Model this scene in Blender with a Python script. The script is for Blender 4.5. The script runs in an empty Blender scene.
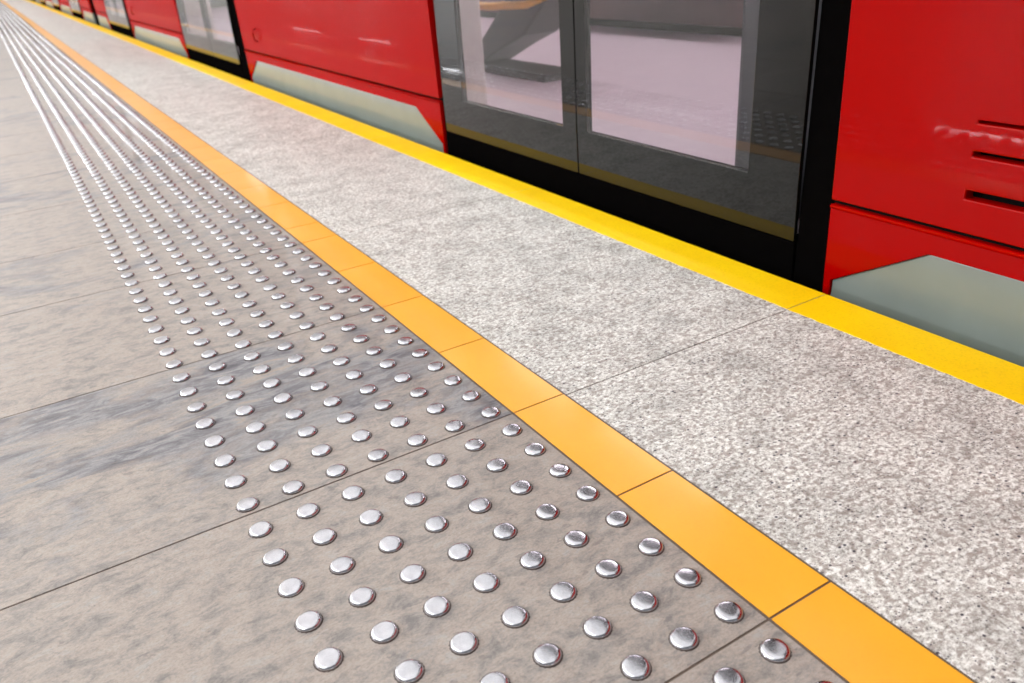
import bpy, bmesh, math, random
from mathutils import Matrix, Vector

random.seed(7)
SC = bpy.context.scene
COL = SC.collection
S = 0.075                                   # stud pitch in metres

# ------------------------------------------------------------------ helpers
def srgb(r, g, b):
    f = lambda c: (c / 255 / 12.92) if c / 255 <= .04045 else ((c / 255 + .055) / 1.055) ** 2.4
    return (f(r), f(g), f(b), 1.0)

def tag(o, label=None, cat=None, group=None, kind=None):
    if label: o['label'] = label
    if cat: o['category'] = cat
    if group: o['group'] = group
    if kind: o['kind'] = kind
    return o

def link(name, me, mats, parent=None):
    o = bpy.data.objects.new(name, me)
    for m in (mats if isinstance(mats, (list, tuple)) else [mats]):
        if m.name not in [x.name for x in me.materials]: me.materials.append(m)
    COL.objects.link(o)
    if parent: o.parent = parent
    return o

def empty(name, loc=(0, 0, 0)):
    o = bpy.data.objects.new(name, None)
    COL.objects.link(o); o.location = loc; o.empty_display_size = .1
    return o

def finish(bm, name, mats, parent=None, bevel=0, smooth=False):
    bmesh.ops.recalc_face_normals(bm, faces=bm.faces)
    if bevel:
        es = [e for e in bm.edges if len(e.link_faces) == 2 and e.calc_face_angle(0) > .5]
        bmesh.ops.bevel(bm, geom=es, offset=bevel, segments=2, profile=.5, affect='EDGES', clamp_overlap=True)
    me = bpy.data.meshes.new(name)
    bm.to_mesh(me); bm.free()
    if smooth:
        me.polygons.foreach_set('use_smooth', [True] * len(me.polygons))
    return link(name, me, mats, parent)

def add_box(bm, x0, x1, y0, y1, z0, z1):
    v = [bm.verts.new((x, y, z)) for x in (x0, x1) for y in (y0, y1) for z in (z0, z1)]
    fs = []
    for q in ((0, 1, 3, 2), (4, 6, 7, 5), (0, 4, 5, 1), (2, 3, 7, 6), (0, 2, 6, 4), (1, 5, 7, 3)):
        fs.append(bm.faces.new([v[i] for i in q]))
    return fs

def add_tube(bm, pts, r, seg=12):
    pts = [Vector(p) for p in pts]
    rings = []
    for i, p in enumerate(pts):
        d = (pts[min(i + 1, len(pts) - 1)] - pts[max(i - 1, 0)]).normalized()
        a = d.cross(Vector((0, 0, 1)) if abs(d.z) < .9 else Vector((1, 0, 0))).normalized()
        b = d.cross(a)
        rings.append([bm.verts.new(p + r * (math.cos(t) * a + math.sin(t) * b)) for t in [k * 2 * math.pi / seg for k in range(seg)]])
    for q, w in zip(rings, rings[1:]):
        for k in range(seg):
            bm.faces.new((q[k], q[(k + 1) % seg], w[(k + 1) % seg], w[k]))
    bm.faces.new(rings[0][::-1]); bm.faces.new(rings[-1])

# ------------------------------------------------------------------ materials
class NT:
    def __init__(s, name):
        s.m = bpy.data.materials.new(name); s.m.use_nodes = True
        s.t = s.m.node_tree; s.n = s.t.nodes; s.b = s.n['Principled BSDF']; s.out = s.n['Material Output']
    def new(s, kind, **kw):
        n = s.n.new(kind)
        for k, v in kw.items():
            if k in n.inputs: n.inputs[k].default_value = v
            else: setattr(n, k, v)
        return n
    def link(s, a, b): s.t.links.new(a, b)
    def coords(s, scale=(1, 1, 1), offset_attr=None, rot=(0, 0, 0)):
        tc = s.new('ShaderNodeTexCoord'); mp = s.new('ShaderNodeMapping')
        mp.inputs['Scale'].default_value = scale; mp.inputs['Rotation'].default_value = rot
        s.link(tc.outputs['Object'], mp.inputs['Vector'])
        if offset_attr is not None:
            c = s.new('ShaderNodeCombineXYZ')
            m = s.new('ShaderNodeMath', operation='MULTIPLY'); m.inputs[1].default_value = 37.0
            s.link(offset_attr, m.inputs[0]); s.link(m.outputs[0], c.inputs['Z'])
            ad = s.new('ShaderNodeVectorMath', operation='ADD')
            s.link(mp.outputs[0], ad.inputs[0]); s.link(c.outputs[0], ad.inputs[1])
            return ad.outputs[0]
        return mp.outputs[0]
    def noise(s, vec, scale, detail=4, rough=.5, dist=0.):
        n = s.new('ShaderNodeTexNoise'); n.inputs['Scale'].default_value = scale; n.inputs['Detail'].default_value = detail
        n.inputs['Roughness'].default_value = rough; n.inputs['Distortion'].default_value = dist
        s.link(vec, n.inputs['Vector']); return n.outputs['Fac']
    def ramp(s, fac, stops):
        r = s.new('ShaderNodeValToRGB'); e = r.color_ramp.elements
        e[0].position, e[0].color = stops[0]; e[1].position, e[1].color = stops[-1]
        for p, c in stops[1:-1]:
            k = e.new(p); k.color = c
        s.link(fac, r.inputs['Fac']); return r.outputs['Color']
    def mix(s, fac, a, b, mode='MIX'):
        n = s.new('ShaderNodeMix', data_type='RGBA', blend_type=mode)
        for sock, v in ((n.inputs[0], fac), (n.inputs[6], a), (n.inputs[7], b)):
            if hasattr(v, 'is_linked') or hasattr(v, 'links'): s.link(v, sock)
            else: sock.default_value = v
        return n.outputs[2]
    def bump(s, h, strength=.2, dist=.001):
        b = s.new('ShaderNodeBump'); b.inputs['Strength'].default_value = strength; b.inputs['Distance'].default_value = dist
        s.link(h, b.inputs['Height']); s.link(b.outputs['Normal'], s.b.inputs['Normal'])
    def set(s, **kw):
        for k, v in kw.items(): s.b.inputs[k.replace('_', ' ')].default_value = v

def g(v): return (v, v, v, 1)

def plain(name, col, rough=.5, metal=0., coat=0., coat_rough=.05, ior=1.5, var=.06, vs=30):
    m = NT(name)
    f = m.noise(m.coords(), vs, 3)
    c = m.ramp(f, [(.3, tuple(x * (1 - var) for x in col[:3]) + (1,)), (.7, tuple(min(1, x * (1 + var)) for x in col[:3]) + (1,))])
    m.link(c, m.b.inputs['Base Color'])
    m.set(Roughness=rough, Metallic=metal, Coat_Weight=coat, Coat_Roughness=coat_rough, IOR=ior)
    return m.m

def slate_mat():
    m = NT('polished_slate')
    at = m.new('ShaderNodeAttribute', attribute_name='slab'); a = at.outputs['Fac']
    patch = m.noise(m.coords((1.0, 1.9, 1), a, (0, 0, .12)), 2.6, 6, .62, .9)
    streak = m.noise(m.coords((2.6, 8.5, 1), a, (0, 0, .10)), 4.2, 9, .68, .8)
    mott = m.noise(m.coords((9, 15, 1), a, (0, 0, .15)), 2.4, 10, .76, .4)
    fine = m.noise(m.coords((60, 90, 1), a), 4, 4, .7)
    warm = m.ramp(mott, [(.36, srgb(124, 119, 117)), (.45, srgb(145, 138, 133)), (.54, srgb(163, 151, 142)), (.64, srgb(159, 154, 150))])
    cool = m.ramp(streak, [(.36, srgb(86, 83, 90)), (.46, srgb(114, 112, 117)), (.56, srgb(142, 141, 142)), (.66, srgb(160, 147, 136))])
    sl = m.new('ShaderNodeMapRange'); m.link(a, sl.inputs['Value'])
    sl.inputs['To Min'].default_value = .66; sl.inputs['To Max'].default_value = .40
    su = m.new('ShaderNodeMath', operation='ADD'); m.link(patch, su.inputs[0])
    sm = m.new('ShaderNodeMath', operation='MULTIPLY_ADD'); m.link(streak, sm.inputs[0]); sm.inputs[1].default_value = .35; sm.inputs[2].default_value = -.175
    m.link(sm.outputs[0], su.inputs[1])
    th = m.new('ShaderNodeMath', operation='SUBTRACT'); m.link(su.outputs[0], th.inputs[0]); m.link(sl.outputs[0], th.inputs[1])
    th2 = m.new('ShaderNodeMath', operation='MULTIPLY', use_clamp=True); m.link(th.outputs[0], th2.inputs[0]); th2.inputs[1].default_value = 8.
    c = m.mix(th2.outputs[0], warm, cool)
    f2 = m.ramp(fine, [(.28, g(.70)), (.48, g(.98)), (.70, g(1.18))])
    c = m.mix(.8, c, f2, 'MULTIPLY')
    spot = m.noise(m.coords((6, 13, 1), a), 5, 5, .6, .4)
    sp = m.ramp(spot, [(.63, g(0)), (.67, g(.5))])
    c = m.mix(sp, c, srgb(108, 103, 105))
    pit = m.noise(m.coords((14, 34, 1), a), 6, 5, .7, .5)
    pp = m.ramp(pit, [(.62, g(0)), (.70, g(.28))])
    c = m.mix(pp, c, srgb(112, 100, 92))
    vein = m.noise(m.coords((1.6, 5.5, 1), a, (0, 0, .2)), 3, 6, .6, .8)
    vn = m.ramp(vein, [(.485, g(0)), (.5, g(.22)), (.515, g(0))])
    c = m.mix(vn, c, srgb(116, 104, 98))
    m.link(c, m.b.inputs['Base Color'])
    rr = m.ramp(mott, [(.3, g(.32)), (.7, g(.46))]); m.link(rr, m.b.inputs['Roughness'])
    m.set(IOR=1.5, Specular_IOR_Level=.2, Coat_Weight=.4, Coat_Roughness=.02)
    m.bump(fine, .10, .0008)
    return m.m

def granite_mat():
    m = NT('flamed_granite')
    at = m.new('ShaderNodeAttribute', attribute_name='slab'); a = at.outputs['Fac']
    v = m.coords((1, 1.25, 1), a)
    n1 = m.noise(v, 125, 5, .70)
    n2 = m.noise(v, 66, 4, .66, .4)
    n3 = m.noise(v, 9, 5, .65)
    c = m.ramp(n1, [(.30, srgb(96, 92, 88)), (.41, srgb(168, 164, 158)), (.51, srgb(214, 212, 206)), (.62, srgb(243, 243, 240))])
    br = m.ramp(n2, [(.50, g(0)), (.60, g(.72))])
    c = m.mix(br, c, srgb(150, 139, 132))
    w = m.ramp(n2, [(.32, g(.6)), (.42, g(0))])
    c = m.mix(w, c, srgb(238, 238, 234))
    for sc, lo, size, col in ((105, .80, .26, srgb(58, 56, 66)), (210, .80, .30, srgb(88, 84, 92))):
        vo = m.new('ShaderNodeTexVoronoi', feature='F1'); vo.inputs['Scale'].default_value = sc; m.link(v, vo.inputs['Vector'])
        pick = m.new('ShaderNodeSeparateColor'); m.link(vo.outputs['Color'], pick.inputs[0])
        few = m.ramp(pick.outputs[0], [(lo, g(0)), (lo + .12, g(1))])
        rad = m.ramp(vo.outputs['Distance'], [(size - .08, g(1)), (size + .08, g(0))])
        dm = m.mix(1., few, rad, 'MULTIPLY')
        c = m.mix(dm, c, col)
    dirt = m.ramp(n3, [(.32, g(.74)), (.58, g(1.04))])
    c = m.mix(1., c, dirt, 'MULTIPLY')
    m.link(c, m.b.inputs['Base Color'])
    m.set(Roughness=.5, IOR=1.5, Specular_IOR_Level=.3)
    m.bump(n1, .25, .0010)
    return m.m

def paint_mat(name, c0, c1, rough, speck=.0, scale=160, bump=.15, coat=0.):
    m = NT(name)
    at = m.new('ShaderNodeAttribute', attribute_name='slab'); a = at.outputs['Fac']
    v = m.coords((1, 1, 1), a)
    n = m.noise(v, scale, 5, .65); big = m.noise(v, 5, 4, .6)
    c = m.ramp(big, [(.3, c0), (.7, c1)])
    f = m.ramp(n, [(.25, g(1 - speck)), (.5, g(1))])
    c = m.mix(1., c, f, 'MULTIPLY')
    m.link(c, m.b.inputs['Base Color']); m.set(Roughness=rough, Coat_Weight=coat, Coat_Roughness=.12)
    m.bump(n, bump, .0006)
    return m.m

def glass_mat(name, tint, ior=1.6):
    m = NT(name)
    fr = m.new('ShaderNodeFresnel'); fr.inputs['IOR'].default_value = ior
    tr = m.new('ShaderNodeBsdfTransparent'); tr.inputs['Color'].default_value = tint
    gl = m.new('ShaderNodeBsdfGlossy'); gl.inputs['Roughness'].default_value = .01
    gl.inputs['Color'].default_value = (1, 1, 1, 1)
    mx = m.new('ShaderNodeMixShader')
    ge = m.new('ShaderNodeNewGeometry'); inv = m.new('ShaderNodeMath', operation='SUBTRACT'); inv.inputs[0].default_value = 1.
    m.link(ge.outputs['Backfacing'], inv.inputs[1])
    mu = m.new('ShaderNodeMath', operation='MULTIPLY'); m.link(fr.outputs[0], mu.inputs[0]); m.link(inv.outputs[0], mu.inputs[1])
    m.link(mu.outputs[0], mx.inputs[0]); m.link(tr.outputs[0], mx.inputs[1]); m.link(gl.outputs[0], mx.inputs[2])
    m.link(mx.outputs[0], m.out.inputs['Surface'])
    return m.m

def lamp_mat(name, col, strength):
    m = NT(name)
    m.set(Base_Color=(.8, .8, .8, 1))
    m.b.inputs['Emission Color'].default_value = col
    m.b.inputs['Emission Strength'].default_value = strength
    return m.m

def steel_mat():
    m = NT('brushed_stainless_steel')
    n = m.noise(m.coords((1, 1, 1)), 420, 3, .6)
    n2 = m.noise(m.coords((1, 1, 1)), 60, 2, .5)
    r = m.ramp(n, [(.3, g(.13)), (.7, g(.24))]); m.link(r, m.b.inputs['Roughness'])
    c = m.ramp(n2, [(.3, srgb(190, 190, 196)), (.7, srgb(206, 206, 211))]); m.link(c, m.b.inputs['Base Color'])
    m.set(Metallic=1.0)
    m.bump(n2, .07, .001)
    return m.m

def red_fix(m):
    m.node_tree.nodes['Principled BSDF'].inputs['Specular IOR Level'].default_value = 0.
    return m

M = dict(
    slate=slate_mat(), granite=granite_mat(),
    orange=paint_mat('orange_ceramic_tile', srgb(241, 166, 34), srgb(247, 176, 46), .35, .05, 220, .05, .35),
    yellow=paint_mat('yellow_road_paint', srgb(250, 202, 0), srgb(255, 214, 0), .55, .16, 170, .5),
    grout=plain('dark_grout', srgb(96, 82, 72), .85),
    grime_shade=plain('brown_grime_and_shade', srgb(72, 60, 56), .8),
    steel=steel_mat(),
    red=plain('red_carriage_paint', srgb(153, 2, 1), .45, 0, .2, .012, 1.5, .02, 4),
    bodywhite=plain('white_carriage_paint', srgb(222, 222, 224), .5, 0, .1, .05, 1.5, .02, 4),
    skirt=plain('grey_skirt_paint', srgb(120, 129, 124), .45, .0, .5, .03, 1.5, .05, 8),
    blackgloss=plain('black_gloss_door_skin', srgb(12, 12, 10), .03, 0, 0, .02, 1.42, .1),
    black=plain('matt_black_rubber', srgb(7, 6, 6), .8, 0, 0, .1, 1.3, .1),
    dark=plain('dark_underframe', srgb(20, 20, 20), .8, 0, 0, .1, 1.3, .1),
    glass=glass_mat('door_glass', (.80, .78, .80, 1)),
    tint=glass_mat('tinted_window_glass', (.45, .45, .47, 1)),
    cabin_floor=plain('pale_pink_cabin_floor', srgb(214, 198, 206), .4, 0, 0, .1, 1.5, .03, 12),
    cabin_white=plain('cream_cabin_panel', srgb(222, 214, 208), .4),
    maroon=plain('brown_cabin_panel', srgb(112, 84, 82), .5, 0, 0, .1, 1.5, .15, 3),
    bluegrey=plain('dark_blue_grey_panel', srgb(42, 45, 50), .45),
    seat=plain('charcoal_shell', srgb(40, 36, 35), .5),
    rail=plain('yellow_powder_coat', srgb(246, 176, 4), .45),
    bellows=plain('pale_green_grey_bellows', srgb(160, 168, 158), .6),
    concrete=plain('dark_track_concrete', srgb(60, 58, 56), .9, 0, 0, .1, 1.4, .2, 5),
    ceil=plain('grey_ceiling_panel', srgb(150, 150, 152), .7),
    wall=plain('grey_wall_panel', srgb(120, 118, 118), .6),
    alu=plain('lamp_housing', srgb(200, 200, 204), .4, .6),
    lamp=lamp_mat('fill_panel_diffuser', (.97, 1.0, .98, 1), 4.3),
    lampdim=lamp_mat('dim_platform_lamp_diffuser', (.97, .99, 1.0, 1), .50),
    lampmid=lamp_mat('soft_platform_lamp_diffuser', (.97, .99, 1.0, 1), 1.08),
    lamp2=lamp_mat('far_lamp_diffuser', (.93, .95, 1.0, 1), 600.0),
    cablamp=lamp_mat('cabin_lamp_diffuser', (1.0, .95, .96, 1), 16.0),
)

red_fix(M['red'])
M['yellow'].node_tree.nodes['Principled BSDF'].inputs['Specular IOR Level'].default_value = .2
for k in ('black', 'dark'): red_fix(M[k])
# ------------------------------------------------------------------ platform
def slabs(name, mat, rects, z1, thick, rnd, gap=.0013, bev=.0006, zjit=0.):
    """rects: x0,x1,y0,y1 slabs as one surface, each slab carrying its own random value"""
    bm = bmesh.new(); vals = []
    for i, (x0, x1, y0, y1) in enumerate(rects):
        fs = add_box(bm, x0 + gap, x1 - gap, y0 + gap, y1 - gap, z1 - thick, z1)
        vals += [rnd(i)] * 6
    bmesh.ops.recalc_face_normals(bm, faces=bm.faces)
    me = bpy.data.meshes.new(name); bm.to_mesh(me); bm.free()
    at = me.attributes.new('slab', 'FLOAT', 'FACE'); at.data.foreach_set('value', vals)
    return link(name, me, mat)

X_OL, X_OR, X_YI, X_E = 6.4228 * S, 7.9493 * S, 15.9464 * S, 17.665 * S
SLAB = 8.14 * S
J0 = -.30 * S
ys = [J0 - SLAB * k for k in range(6, 0, -1)] + [J0, J0 + SLAB, J0 + 2 * SLAB]
y = 22.4 * S; ys.append(y)
while y < 130: y += SLAB; ys.append(y)
YN, YF = ys[0], ys[-1]
special = {5: .10, 6: .93, 7: .22, 8: .6, 9: .45, 4: .3}
rects, vals = [], []
xr = [-10.5] + [-.40 - .9 * k for k in range(11, -1, -1)]
xr = [-.42 - .9 * k for k in range(13, -1, -1)] + [X_OL]
for i, (a, b) in enumerate(zip(ys, ys[1:])):
    for j, (p, q) in enumerate(zip(xr, xr[1:])):
        rects.append((p, q, a, b))
        vals.append(special.get(i, random.random() * .7) if j == len(xr) - 2 else random.random() * .8)
fl = slabs('floor', M['slate'], rects, 0, .03, lambda i: vals[i], gap=.0018)
tag(fl, 'slate paving slabs with pink and blue grey veins, left of the orange strip', 'floor', kind='structure')

# orange strip
oy = [3.7704 * S - 4.0702 * S * k for k in range(8, -5, -1)]
oy = oy[:]                                     # ... up to y = 20.05
oy = [v for v in oy if v < 16.5 * S] + [18.25 * S, 22.35 * S]
y = oy[-1]
while y < YF: y += 4.0702 * S; oy.append(y)
orr = [(X_OL + .0015, X_OR - .0005, a, b) for a, b in zip(oy, oy[1:])]
ot = slabs('trim_1', M['orange'], orr, .0004, .03, lambda i: random.random(), gap=.0018)
tag(ot, 'strip of orange tiles between the studded slate and the granite', 'tile strip', kind='structure')

# granite edge slabs
gy = [-.38 * S + 2 * SLAB * k for k in range(-3, 108)]
gr = [(X_OR + .001, X_E - .002, a, b) for a, b in zip(gy, gy[1:]) if b < YF + 1]
gt = slabs('floor_granite', M['granite'], gr, 0, .05, lambda i: random.random(), gap=.0015)
tag(gt, 'speckled grey granite slabs along the platform edge', 'floor', kind='structure')

# yellow painted band on the outer rim of the granite
bm = bmesh.new(); vv = []
rr = random.Random(3)
for a, b in zip(gy, gy[1:]):
    if b > YF + 1: break
    n = 120 if a < 4 else 12
    rows = []
    for k in range(n + 1):
        yy = a + .001 + (b - a - .002) * k / n
        w = rr.uniform(-.0012, .0012)
        rows.append([bm.verts.new((X_YI + w, yy, .0012)), bm.verts.new((X_E - .004, yy, .0012)), bm.verts.new((X_E, yy, -.003)), bm.verts.new((X_E, yy, -.035)),
                     bm.verts.new((X_YI + w, yy, -.001))])
    for p, q in zip(rows, rows[1:]):
        for k in range(3): bm.faces.new((p[k], p[k + 1], q[k + 1], q[k]))
        bm.faces.new((p[4], p[0], q[0], q[4]))
bmesh.ops.recalc_face_normals(bm, faces=bm.faces)
me = bpy.data.meshes.new('trim_2'); bm.to_mesh(me); bm.free()
me.attributes.new('slab', 'FLOAT', 'FACE')
yt = link('trim_2', me, M['yellow'])
tag(yt, 'bright yellow painted safety line on the rim of the platform', 'safety line', kind='structure')

# bedding under the slabs, platform side wall and track pit
bm = bmesh.new()
add_box(bm, xr[0], X_E - .02, YN, YF, -.35, -.0012)
bed = finish(bm, 'floor_bedding', M['grout'])
tag(bed, 'dark grout in the joints between the paving slabs', 'grout', kind='structure')
bm = bmesh.new()
add_box(bm, X_E - .32, X_E - .015, YN, YF, -1.2, -.36)
tag(finish(bm, 'wall_platform', M['concrete']), 'dark side wall of the platform below its edge', 'wall', kind='structure')
bm = bmesh.new()
add_box(bm, X_E - .3, 6.2, YN, YF, -1.4, -1.2)
tag(finish(bm, 'floor_track', M['concrete']), 'dark track bed under the train', 'track bed', kind='structure')

# ------------------------------------------------------------------ camera
R = [[0.85057934, -0.52124391, -0.06942319], [-0.28742635, -0.3503003, -0.8914459], [0.44034178, 0.77819952, -0.44777743]]
CPOS = Vector((-0.13197842, -1.12520146, 0.77907759))
cd = bpy.data.cameras.new('camera'); cam = bpy.data.objects.new('camera', cd); COL.objects.link(cam)
cd.sensor_width = 36; cd.sensor_fit = 'HORIZONTAL'; cd.lens = 805.14 / 1024 * 36
cd.clip_start = .02; cd.clip_end = 500
mw = Matrix.Identity(4)
for i in range(3):
    mw[i][0] = R[0][i]; mw[i][1] = -R[1][i]; mw[i][2] = -R[2][i]; mw[i][3] = CPOS[i]
cam.matrix_world = mw
SC.camera = cam
cd.dof.use_dof = True; cd.dof.focus_distance = 1.32; cd.dof.aperture_fstop = 5.0; cd.dof.aperture_blades = 9

def px(p):
    d = Vector(p) - CPOS
    c = [sum(R[i][k] * d[k] for k in range(3)) for i in range(3)]
    if c[2] < .05: return None
    return 512 + 805.14 * c[0] / c[2], 341.5 + 805.14 * c[1] / c[2], c[2]

# ------------------------------------------------------------------ studs
PROFILE = [(.0176, 0.), (.0175, .0014), (.0171, .0028), (.0162, .0043), (.0150, .0054), (.0136, .0060), (.0120, .0063), (.0070, .0065), (0., .0066)]
def stud_mesh(seg, prof, tilt=(0, 0), collar=True, seed=0):
    bm = bmesh.new(); rnd = random.Random(seed)
    rings = []
    ph = rnd.random() * 6
    for r, z in prof:
        if r == 0: rings.append([bm.verts.new((0, 0, z))]); continue
        ring = []
        for k in range(seg):
            t = 2 * math.pi * k / seg
            rr_ = r * (1 + .012 * math.sin(2 * t + ph))
            x, yv = rr_ * math.cos(t), rr_ * math.sin(t)
            ring.append(bm.verts.new((x, yv, z + (x * tilt[0] + yv * tilt[1]) * min(1, z / .005))))
        rings.append(ring)
    for q, w in zip(rings, rings[1:]):
        for k in range(seg):
            if len(w) == 1: f = bm.faces.new((q[k], q[(k + 1) % seg], w[0]))
            else: f = bm.faces.new((q[k], q[(k + 1) % seg], w[(k + 1) % seg], w[k]))
            f.smooth = True
            if collar and w is rings[1]: f.material_index = 1  # lowest band darkened with the same grime and shade colour
    if collar:  # dark ring paints grime and contact shade round the base
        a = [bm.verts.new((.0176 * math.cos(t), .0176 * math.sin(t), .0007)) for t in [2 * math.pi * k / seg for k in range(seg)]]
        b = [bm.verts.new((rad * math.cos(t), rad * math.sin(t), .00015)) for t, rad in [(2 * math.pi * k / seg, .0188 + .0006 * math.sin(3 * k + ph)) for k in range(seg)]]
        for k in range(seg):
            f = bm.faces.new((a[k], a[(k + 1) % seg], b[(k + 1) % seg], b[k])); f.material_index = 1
    bmesh.ops.recalc_face_normals(bm, faces=bm.faces)
    me = bpy.data.meshes.new('tactile_stud'); bm.to_mesh(me); bm.free()
    me.materials.append(M['steel']); me.materials.append(M['grime_shade'])
    return me

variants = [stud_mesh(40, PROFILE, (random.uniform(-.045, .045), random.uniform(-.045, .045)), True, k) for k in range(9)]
ONES = 'zeroth first second third fourth fifth sixth seventh eighth ninth tenth eleventh twelfth thirteenth fourteenth fifteenth sixteenth seventeenth eighteenth nineteenth'.split()
TENS = {20: ('twentieth', 'twenty'), 30: ('thirtieth', 'thirty'), 40: ('fortieth', 'forty'), 50: ('fiftieth', 'fifty')}
def ordn(n):
    if n < 20: return ONES[n]
    t = n // 10 * 10
    return TENS[t][0] if n % 10 == 0 else TENS[t][1] + '-' + ONES[n % 10]
COLUMN = {6: 'column nearest the orange strip', 5: 'second column from the orange strip', 4: 'third column from the orange strip',
          3: 'middle column of the seven', 2: 'third column from the plain slabs', 1: 'second column from the plain slabs', 0: 'column bordering the plain slabs'}
cells = [(r, c) for r in range(14, -1150, -1) for c in range(7)]
inview = []
for r, c in cells[:700]:
    q = px((c * S, -r * S, .004))
    if q and -12 < q[0] < 1036 and -10 < q[1] < 693: inview.append((q[2], r, c))
inview.sort()
single = {(r, c) for _, r, c in inview[:300]}
for r, c in cells[:700]:
    if (r, c) not in single: continue
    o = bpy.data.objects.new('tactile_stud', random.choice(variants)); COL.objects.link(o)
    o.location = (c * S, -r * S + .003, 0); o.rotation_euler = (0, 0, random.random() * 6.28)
    row = ordn(r) + ' row nearer than the granite joint' if r > 0 else ordn(1 - r) + ' row beyond the granite joint'
    tag(o, 'steel stud ' + COLUMN[c] + ', ' + row, 'stud', 'steel tactile studs')

# the rest of the studs, farther along the strip
verts, faces = [], []
for r, c in cells:
    if (r, c) in single: continue
    yv = -r * S + .003
    seg, prof = (20, PROFILE[0:1] + PROFILE[2:]) if r > -110 else ((10, [(.0176, 0.), (.0160, .0036), (.0130, .0051), (0, .0057)]) if r > -320 else (6, [(.0176, 0.), (.0140, .005), (0, .0056)]))
    ta, tb = random.uniform(-.04, .04), random.uniform(-.04, .04)
    base = len(verts); prev = None; i = base
    for rad, z in prof:
        if rad == 0:
            verts.append((c * S, yv, z))
            for k in range(seg): faces.append((prev + k, prev + (k + 1) % seg, len(verts) - 1))
        else:
            st = len(verts)
            for k in range(seg):
                t = 2 * math.pi * k / seg
                dx, dy = rad * math.cos(t), rad * math.sin(t)
                verts.append((c * S + dx, yv + dy, z + (dx * ta + dy * tb) * min(1, z / .005)))
            if prev is not None:
                for k in range(seg): faces.append((prev + k, prev + (k + 1) % seg, st + (k + 1) % seg, st + k))
            prev = st
me = bpy.data.meshes.new('distant_tactile_studs'); me.from_pydata(verts, [], faces); me.update()
me.polygons.foreach_set('use_smooth', [True] * len(me.polygons))
ds = link('distant_tactile_studs', me, M['steel'])
tag(ds, 'seven converging lines of small steel studs running into the distance', 'studs', 'steel tactile studs', 'stuff')

# ------------------------------------------------------------------ train
XT = 1.395; TILT = .0158
def xs(z): return XT - TILT * min(z, 1.3) + max(0, z - 1.3) * .06

def grid_panel(bm, ycuts, zcuts, skip, off=0., thick=.03):
    """upright sheet in the carriage side plane; cells in skip are openings"""
    V = {}
    def vert(i, j, k):
        key = (i, j, k)
        if key not in V:
            z = zcuts[j]; V[key] = bm.verts.new((xs(z) + off + k * thick, ycuts[i], z))
        return V[key]
    solid = {(i, j) for i in range(len(ycuts) - 1) for j in range(len(zcuts) - 1)} - set(skip)
    for i, j in solid:
        for k in (0, 1): bm.faces.new((vert(i, j, k), vert(i + 1, j, k), vert(i + 1, j + 1, k), vert(i, j + 1, k)))
        for (di, dj), (p, q) in {(-1, 0): ((i, j), (i, j + 1)), (1, 0): ((i + 1, j), (i + 1, j + 1)), (0, -1): ((i, j), (i + 1, j)), (0, 1): ((i, j + 1), (i + 1, j + 1))}.items():
            if (i + di, j + dj) not in solid:
                bm.faces.new((vert(*p, 0), vert(*q, 0), vert(*q, 1), vert(*p, 1)))

def poly_panel(bm, poly, off=0., thick=.03):
    f = [bm.verts.new((xs(z) + off, yv, z)) for yv, z in poly]
    b = [bm.verts.new((xs(z) + off + thick, yv, z)) for yv, z in poly]
    bm.faces.new(f); bm.faces.new(b[::-1])
    n = len(poly)
    for k in range(n): bm.faces.new((f[k], f[(k + 1) % n], b[(k + 1) % n], b[k]))

def part(name, mat, parent, fn, bevel=0., smooth=False, world=True):
    bm = bmesh.new(); fn(bm)
    o = finish(bm, name, mat, parent, bevel, smooth)
    if world and parent is not None and parent.type == 'EMPTY': o.location = -parent.location
    return o

ZF = .055       # cabin floor level
ZTOP = 2.35
XFAR = 4.30

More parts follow.
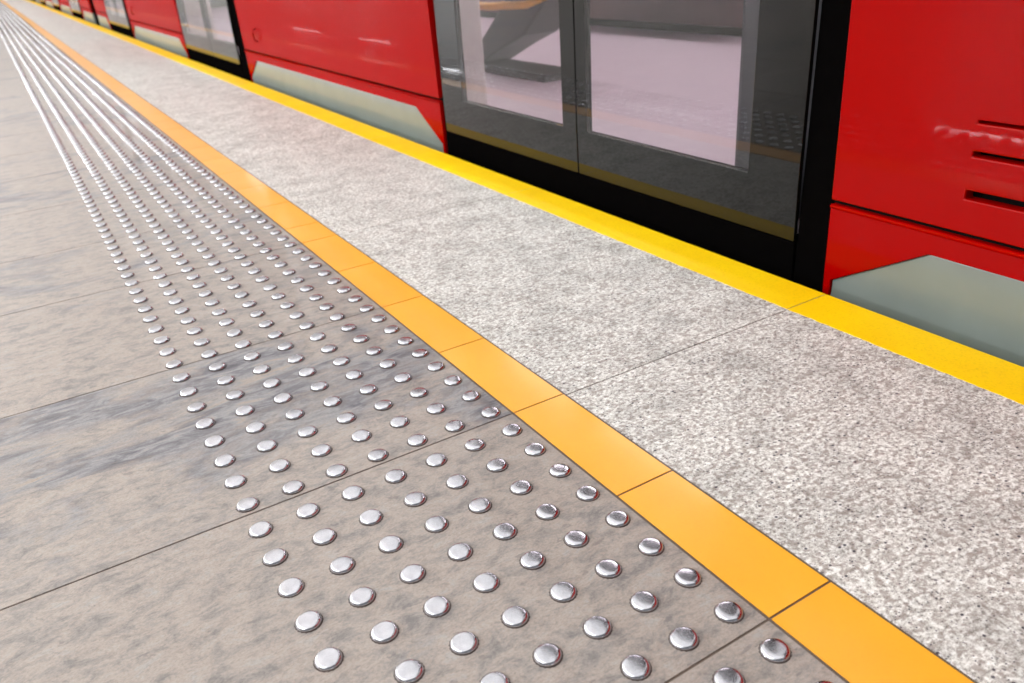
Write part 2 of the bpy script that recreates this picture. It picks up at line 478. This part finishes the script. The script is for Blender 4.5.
def side_section(root, a, b, cut_a, cut_b, vents=False, handle=None):
    """red body side from y=a to y=b with a grey skirt below; cut_*: slanted skirt end at a door"""
    yc = [a, b]; zc = [.194, .98]
    win = b - a > 1.4
    if win:
        part('window_band', M['bodywhite'], root, lambda bm: grid_panel(bm, [a, a + .35, b - .35, b], [.984, 1.05, 1.72, ZTOP], [(1, 1)], 0, .03), .003)
        part('window_pane', M['tint'], root, lambda bm: grid_panel(bm, [a + .34, b - .34], [1.04, 1.73], [], .012, .006))
    else:
        part('window_band', M['bodywhite'], root, lambda bm: grid_panel(bm, [a, b], [.984, ZTOP], [], 0, .03), .003)
    slots = []
    if vents:
        slots = [(.262, .280), (.345, .356), (.408, .414)]
        yc = sorted(set(yc + [-1.75, -.265])); 
        for s0, s1 in slots: zc = sorted(set(zc + [s0, s1]))
    skip = []
    for i in range(len(yc) - 1):
        for j in range(len(zc) - 1):
            ym, zm = (yc[i] + yc[i + 1]) / 2, (zc[j] + zc[j + 1]) / 2
            if vents and -1.75 < ym < -.265 and any(s0 < zm < s1 for s0, s1 in slots): skip.append((i, j))
    sp = part('side_panel', M['red'], root, lambda bm: grid_panel(bm, yc, zc, skip, 0, .03), .003)
    if vents:
        part('vent_backing', M['dark'], sp, lambda bm: grid_panel(bm, [-1.78, -.24], [.23, .45], [], .034, .01))
    ia, ib = (.25 if cut_a else 0), (.25 if cut_b else 0)
    ja, jb = (.02 if cut_a else 0), (.02 if cut_b else 0)
    zb = .130
    def low(bm):
        p = [(a, -.32), (a, .184), (b, .184), (b, -.32)] if (cut_a and cut_b) else [(a, -.32 if cut_a else zb), (a, .184), (b, .184), (b, -.32 if cut_b else zb)]
        if cut_b: p += [(b - .005, -.32), (b - jb, 0), (b - ib, zb)]
        if cut_a: p += [(a + ia, zb), (a + ja, 0), (a + .005, -.32)]
        poly_panel(bm, p, 0, .03)
    part('lower_panel', M['red'], root, low, .006)
    part('waist_moulding', M['red'], root, lambda bm: add_tube(bm, [(xs(.18) + .0005, a + .002, .1795), (xs(.18) + .0005, b - .002, .1795)], .0052, 10), 0, True)
    part('groove_backing', M['dark'], root, lambda bm: grid_panel(bm, [a, b], [.165, .205], [], .014, .01))
    def sk(bm):
        p = [(a + .006, -.32), (a + ja + .001, 0), (a + ia + .001, zb - .001), (b - ib - .001, zb - .001), (b - jb - .001, 0), (b - .006, -.32)]
        poly_panel(bm, p, .006, .03)
    part('skirt', M['skirt'], root, sk, .003)
    if handle:
        hy = handle
        def hd(bm):
            add_tube(bm, [(xs(.30) - .004, hy, .27), (xs(.30) - .022, hy, .275), (xs(.30) - .024, hy + .01, .31), (xs(.3) - .022, hy - .01, .345), (xs(.34) - .004, hy, .35)], .005, 8)
        part('grab_handle', M['red'], root, hd, 0, True)

def doorway(root, a, b):
    """twin-leaf sliding door between y=a (near jamb) and y=b"""
    pil = a + (.10 if a < 1 else .27)
    part('door_pillar', M['black'], root, lambda bm: grid_panel(bm, [a + .001, pil - .002], [-.32, ZTOP], [], .002, .05), .003)
    part('door_jamb', M['black'], root, lambda bm: grid_panel(bm, [b - .03, b - .001], [-.32, ZTOP], [], .002, .05), .003)
    part('door_header', M['bodywhite'], root, lambda bm: grid_panel(bm, [pil, b - .031], [2.03, ZTOP], [], 0, .03), .003)
    part('door_sill', M['black'], root, lambda bm: grid_panel(bm, [pil, b - .031], [-.32, .060], [], .007, .06), .003)
    mid = a + (b - a) * .503
    w = b - a
    for y0, y1, p0, p1 in ((pil, mid - .003, a + .13 * w, a + .476 * w), (mid + .003, b - .032, a + .543 * w, a + .897 * w)):
        z0, z1 = .207, 1.80
        lf = part('door_leaf', M['blackgloss'], root, lambda bm: grid_panel(bm, [y0, p0, p1, y1], [.064, z0, z1, 2.026], [(1, 1)], .004, .012), .001)
        part('window_pane', M['glass'], lf, lambda bm: grid_panel(bm, [p0 - .004, p1 + .004], [z0 - .004, z1 + .004], [], .0046, .006))
        part('rubber_seal', M['black'], lf, lambda bm: grid_panel(bm, [p0 - .012, p0, p1, p1 + .012], [z0 - .012, z0, z1, z1 + .012], [(1, 1)], .017, .01))

def carriage(y0, y1, doors, label, vents=None, handles=()):
    root = empty('metro_carriage', (2.85, (y0 + y1) / 2, -1.0))
    tag(root, label, 'train', 'red metro carriages')
    edges = [y0] + [e for d in doors for e in d] + [y1]
    for k in range(0, len(edges), 2):
        a, b = edges[k], edges[k + 1]
        side_section(root, a, b, k > 0, k < len(edges) - 2, vents is not None and k == 0, handles[k // 2] if k // 2 < len(handles) else None)
    for a, b in doors: doorway(root, a, b)
    part('cabin_floor', M['cabin_floor'], root, lambda bm: add_box(bm, XT + .06, XFAR, y0 + .03, y1 - .03, ZF - .06, ZF))
    part('underframe', M['dark'], root, lambda bm: add_box(bm, XT + .10, XFAR, y0 + .05, y1 - .05, -.75, -.02), .01)
    def wallf(bm):
        add_box(bm, XFAR, XFAR + .06, y0, y1, -.3, ZTOP)
    fw = part('far_side_wall', M['maroon'], root, wallf)
    part('kick_strip', M['black'], root, lambda bm: add_box(bm, XFAR - .03, XFAR - .001, y0 + .05, y1 - .05, ZF, ZF + .055), .004)
    def rf(bm):
        prof = [(xs(ZTOP), ZTOP), (xs(ZTOP) + .12, 2.55), (2.0, 2.68), (3.7, 2.68), (XFAR - .06, 2.55), (XFAR + .06, ZTOP), (XFAR, ZTOP - .02), (3.6, 2.60), (2.1, 2.60), (xs(ZTOP) + .05, ZTOP - .02)]
        p = [bm.verts.new((x, y0, z)) for x, z in prof]; q = [bm.verts.new((x, y1, z)) for x, z in prof]
        n = len(prof)
        bm.faces.new(p); bm.faces.new(q[::-1])
        for k in range(n): bm.faces.new((p[k], p[(k + 1) % n], q[(k + 1) % n], q[k]))
    part('roof', M['wall'], root, rf)
    for e in (y0, y1):
        part('end_wall', M['black'], root, lambda bm: add_box(bm, XT + .03, XFAR, e - (.03 if e == y1 else 0), e + (.03 if e == y0 else 0), -.3, ZTOP), .005)
    for xl in (3.15,):
        part('cabin_light', M['cablamp'], root, lambda bm: add_box(bm, xl - .16, xl + .16, y0 + .3, y1 - .3, 2.54, 2.57))
    # inside fittings beside each door
    for a, b in doors:
        w = b - a
        part('draught_screen', M['bluegrey'], root, lambda bm: add_box(bm, XT + .15, XT + .62, a - .42, a + .46, ZF, 1.55), .02)
        part('draught_screen', M['cabin_white'], root, lambda bm: add_box(bm, XT + .10, XT + .36, b + .22, b + .50, ZF, 1.55), .02)
        def bench(bm):
            add_box(bm, XFAR - .48, XFAR - .001, b + .95, min(b + 3.0, y1 - .1), .42, .52)
            add_box(bm, XFAR - .12, XFAR - .001, b + .95, min(b + 3.0, y1 - .1), .52, .95)
        part('bench_seat', M['seat'], root, bench, .02) if b + 1.5 < y1 else None
    return root

near = carriage(-3.3, 14.2, [(.04, 2.03), (5.14, 7.38), (10.62, 12.85)],
                'red metro carriage with dark glass doors, nearest along the yellow platform edge', vents=True, handles=(None, 4.72, 10.1))
far = carriage(14.95, 37.0, [(16.55, 18.7), (21.4, 23.5), (26.3, 28.4), (31.2, 33.3)],
               'second red metro carriage, beyond the pale gangway at the far end of the nearest one')
bm = bmesh.new()
for k in range(9):
    y0 = 14.24 + k * .0775
    add_box(bm, 1.62 if k % 2 else 1.56, 4.0, y0, y0 + .0765, -.25, 2.3)
gw = finish(bm, 'gangway_bellows', M['bellows'], None, .008)
tag(gw, 'pale ribbed gangway bellows between the two red carriages', 'gangway')

# invented form for an unidentified dark shape, plus yellow grab rail, behind left pane
def slanted_form(bm):
    x0, x1 = 2.42, 2.66
    prof = [(3.72, ZF + .0), (3.60, ZF), (3.22, .20), (2.98, .28), (2.70, .50), (2.70, .86), (2.98, .86), (3.12, .50), (3.30, .36)]
    p = [bm.verts.new((x0, yv, z)) for yv, z in prof]; q = [bm.verts.new((x1, yv, z)) for yv, z in prof]
    n = len(prof)
    bm.faces.new(p); bm.faces.new(q[::-1])
    for k in range(n): bm.faces.new((p[k], p[(k + 1) % n], q[(k + 1) % n], q[k]))
fs = part('slanted_dark_form', M['seat'], near, slanted_form, .012)
part('form_foot', M['seat'], fs, lambda bm: add_box(bm, 2.36, 2.62, 2.70, 3.62, ZF, ZF + .04), .012)
part('grab_rail', M['rail'], near, lambda bm: add_tube(bm, [(2.40, 3.95, .80), (2.40, 3.93, .52), (2.40, 3.86, .44), (2.40, 3.70, .425), (2.40, 3.3, .425), (2.40, 2.9, .445), (2.40, 2.68, .50), (2.40, 2.60, .60), (2.40, 2.58, .90)], .022, 12), 0, True)

# ------------------------------------------------------------------ station hall
bm = bmesh.new(); add_box(bm, xr[0], 6.2, YN, 95, 3.3, 3.4)
tag(finish(bm, 'ceiling', M['ceil']), 'white station ceiling above the platform', 'ceiling', kind='structure')
bm = bmesh.new(); add_box(bm, 6.0, 6.2, YN, 95, -1.2, 3.3)
tag(finish(bm, 'wall_right', M['concrete']), 'dark tunnel wall behind the train', 'wall', kind='structure')
bm = bmesh.new(); add_box(bm, xr[0] - .1, xr[0], YN, 95, 0, 3.3)
tag(finish(bm, 'wall_left', M['wall']), 'grey hall wall far to the left of the platform', 'wall', kind='structure')

def lamp(y0, y1, x, z, w, mat, label, group):
    r = empty('ceiling_lamp', (x, (y0 + y1) / 2, z))
    tag(r, label, 'lamp', group)
    h = (y1 - y0) / 2
    part('housing', M['alu'], r, lambda bm: add_box(bm, -w / 2, w / 2, -h, h, .03, .10), .004, world=False)
    part('diffuser', mat, r, lambda bm: add_box(bm, -w / 2 + .01, w / 2 - .01, -h + .01, h - .01, 0, .029), world=False)
    def rods(bm):
        for s in (-1, 1): add_tube(bm, [(0, s * h * .8, .10), (0, s * h * .8, 3.3 - z)], .006, 8)
    part('hanger', M['alu'], r, rods, world=False)
for a, b in ((3.3, 7.1), (12.3, 16.2), (21.8, 25.5), (29.9, 33.4), (38.4, 42.6)):
    lamp(a, b, -10.3, 3.0, .14, M['lamp2'], 'narrow linear lamp hanging over the far side of the platform hall', 'narrow linear lamps over the far side')
for k in range(26):
    a = -3.4 + k * 3.0
    for x in (-6.4, -4.9, -3.4):  # bright unseen panels added to lift the floor, clear of the stud reflections
        lamp(a, a + 2.97, x, 3.12, 1.46, M['lamp'], 'unseen broad fill panel added above the middle of the platform', 'added fill panels')
    for i, x in enumerate((-2.25, -1.5, -.75, 0., .75, 1.5)):
        lamp(a, a + 2.98, x, 3.12, .745, M['lampmid'] if k < 3 else M['lampdim'], 'soft luminous ceiling panel near the platform edge', 'soft luminous panels near the edge')

# ------------------------------------------------------------------ world and output look
w = bpy.data.worlds.new('world'); SC.world = w; w.use_nodes = True
w.node_tree.nodes['Background'].inputs[0].default_value = (.80, .83, .88, 1)
w.node_tree.nodes['Background'].inputs[1].default_value = .3
vs = SC.view_settings
vs.view_transform = 'Standard'; vs.look = 'None'; vs.gamma = 1; vs.use_curve_mapping = False
vs.exposure = -0.04
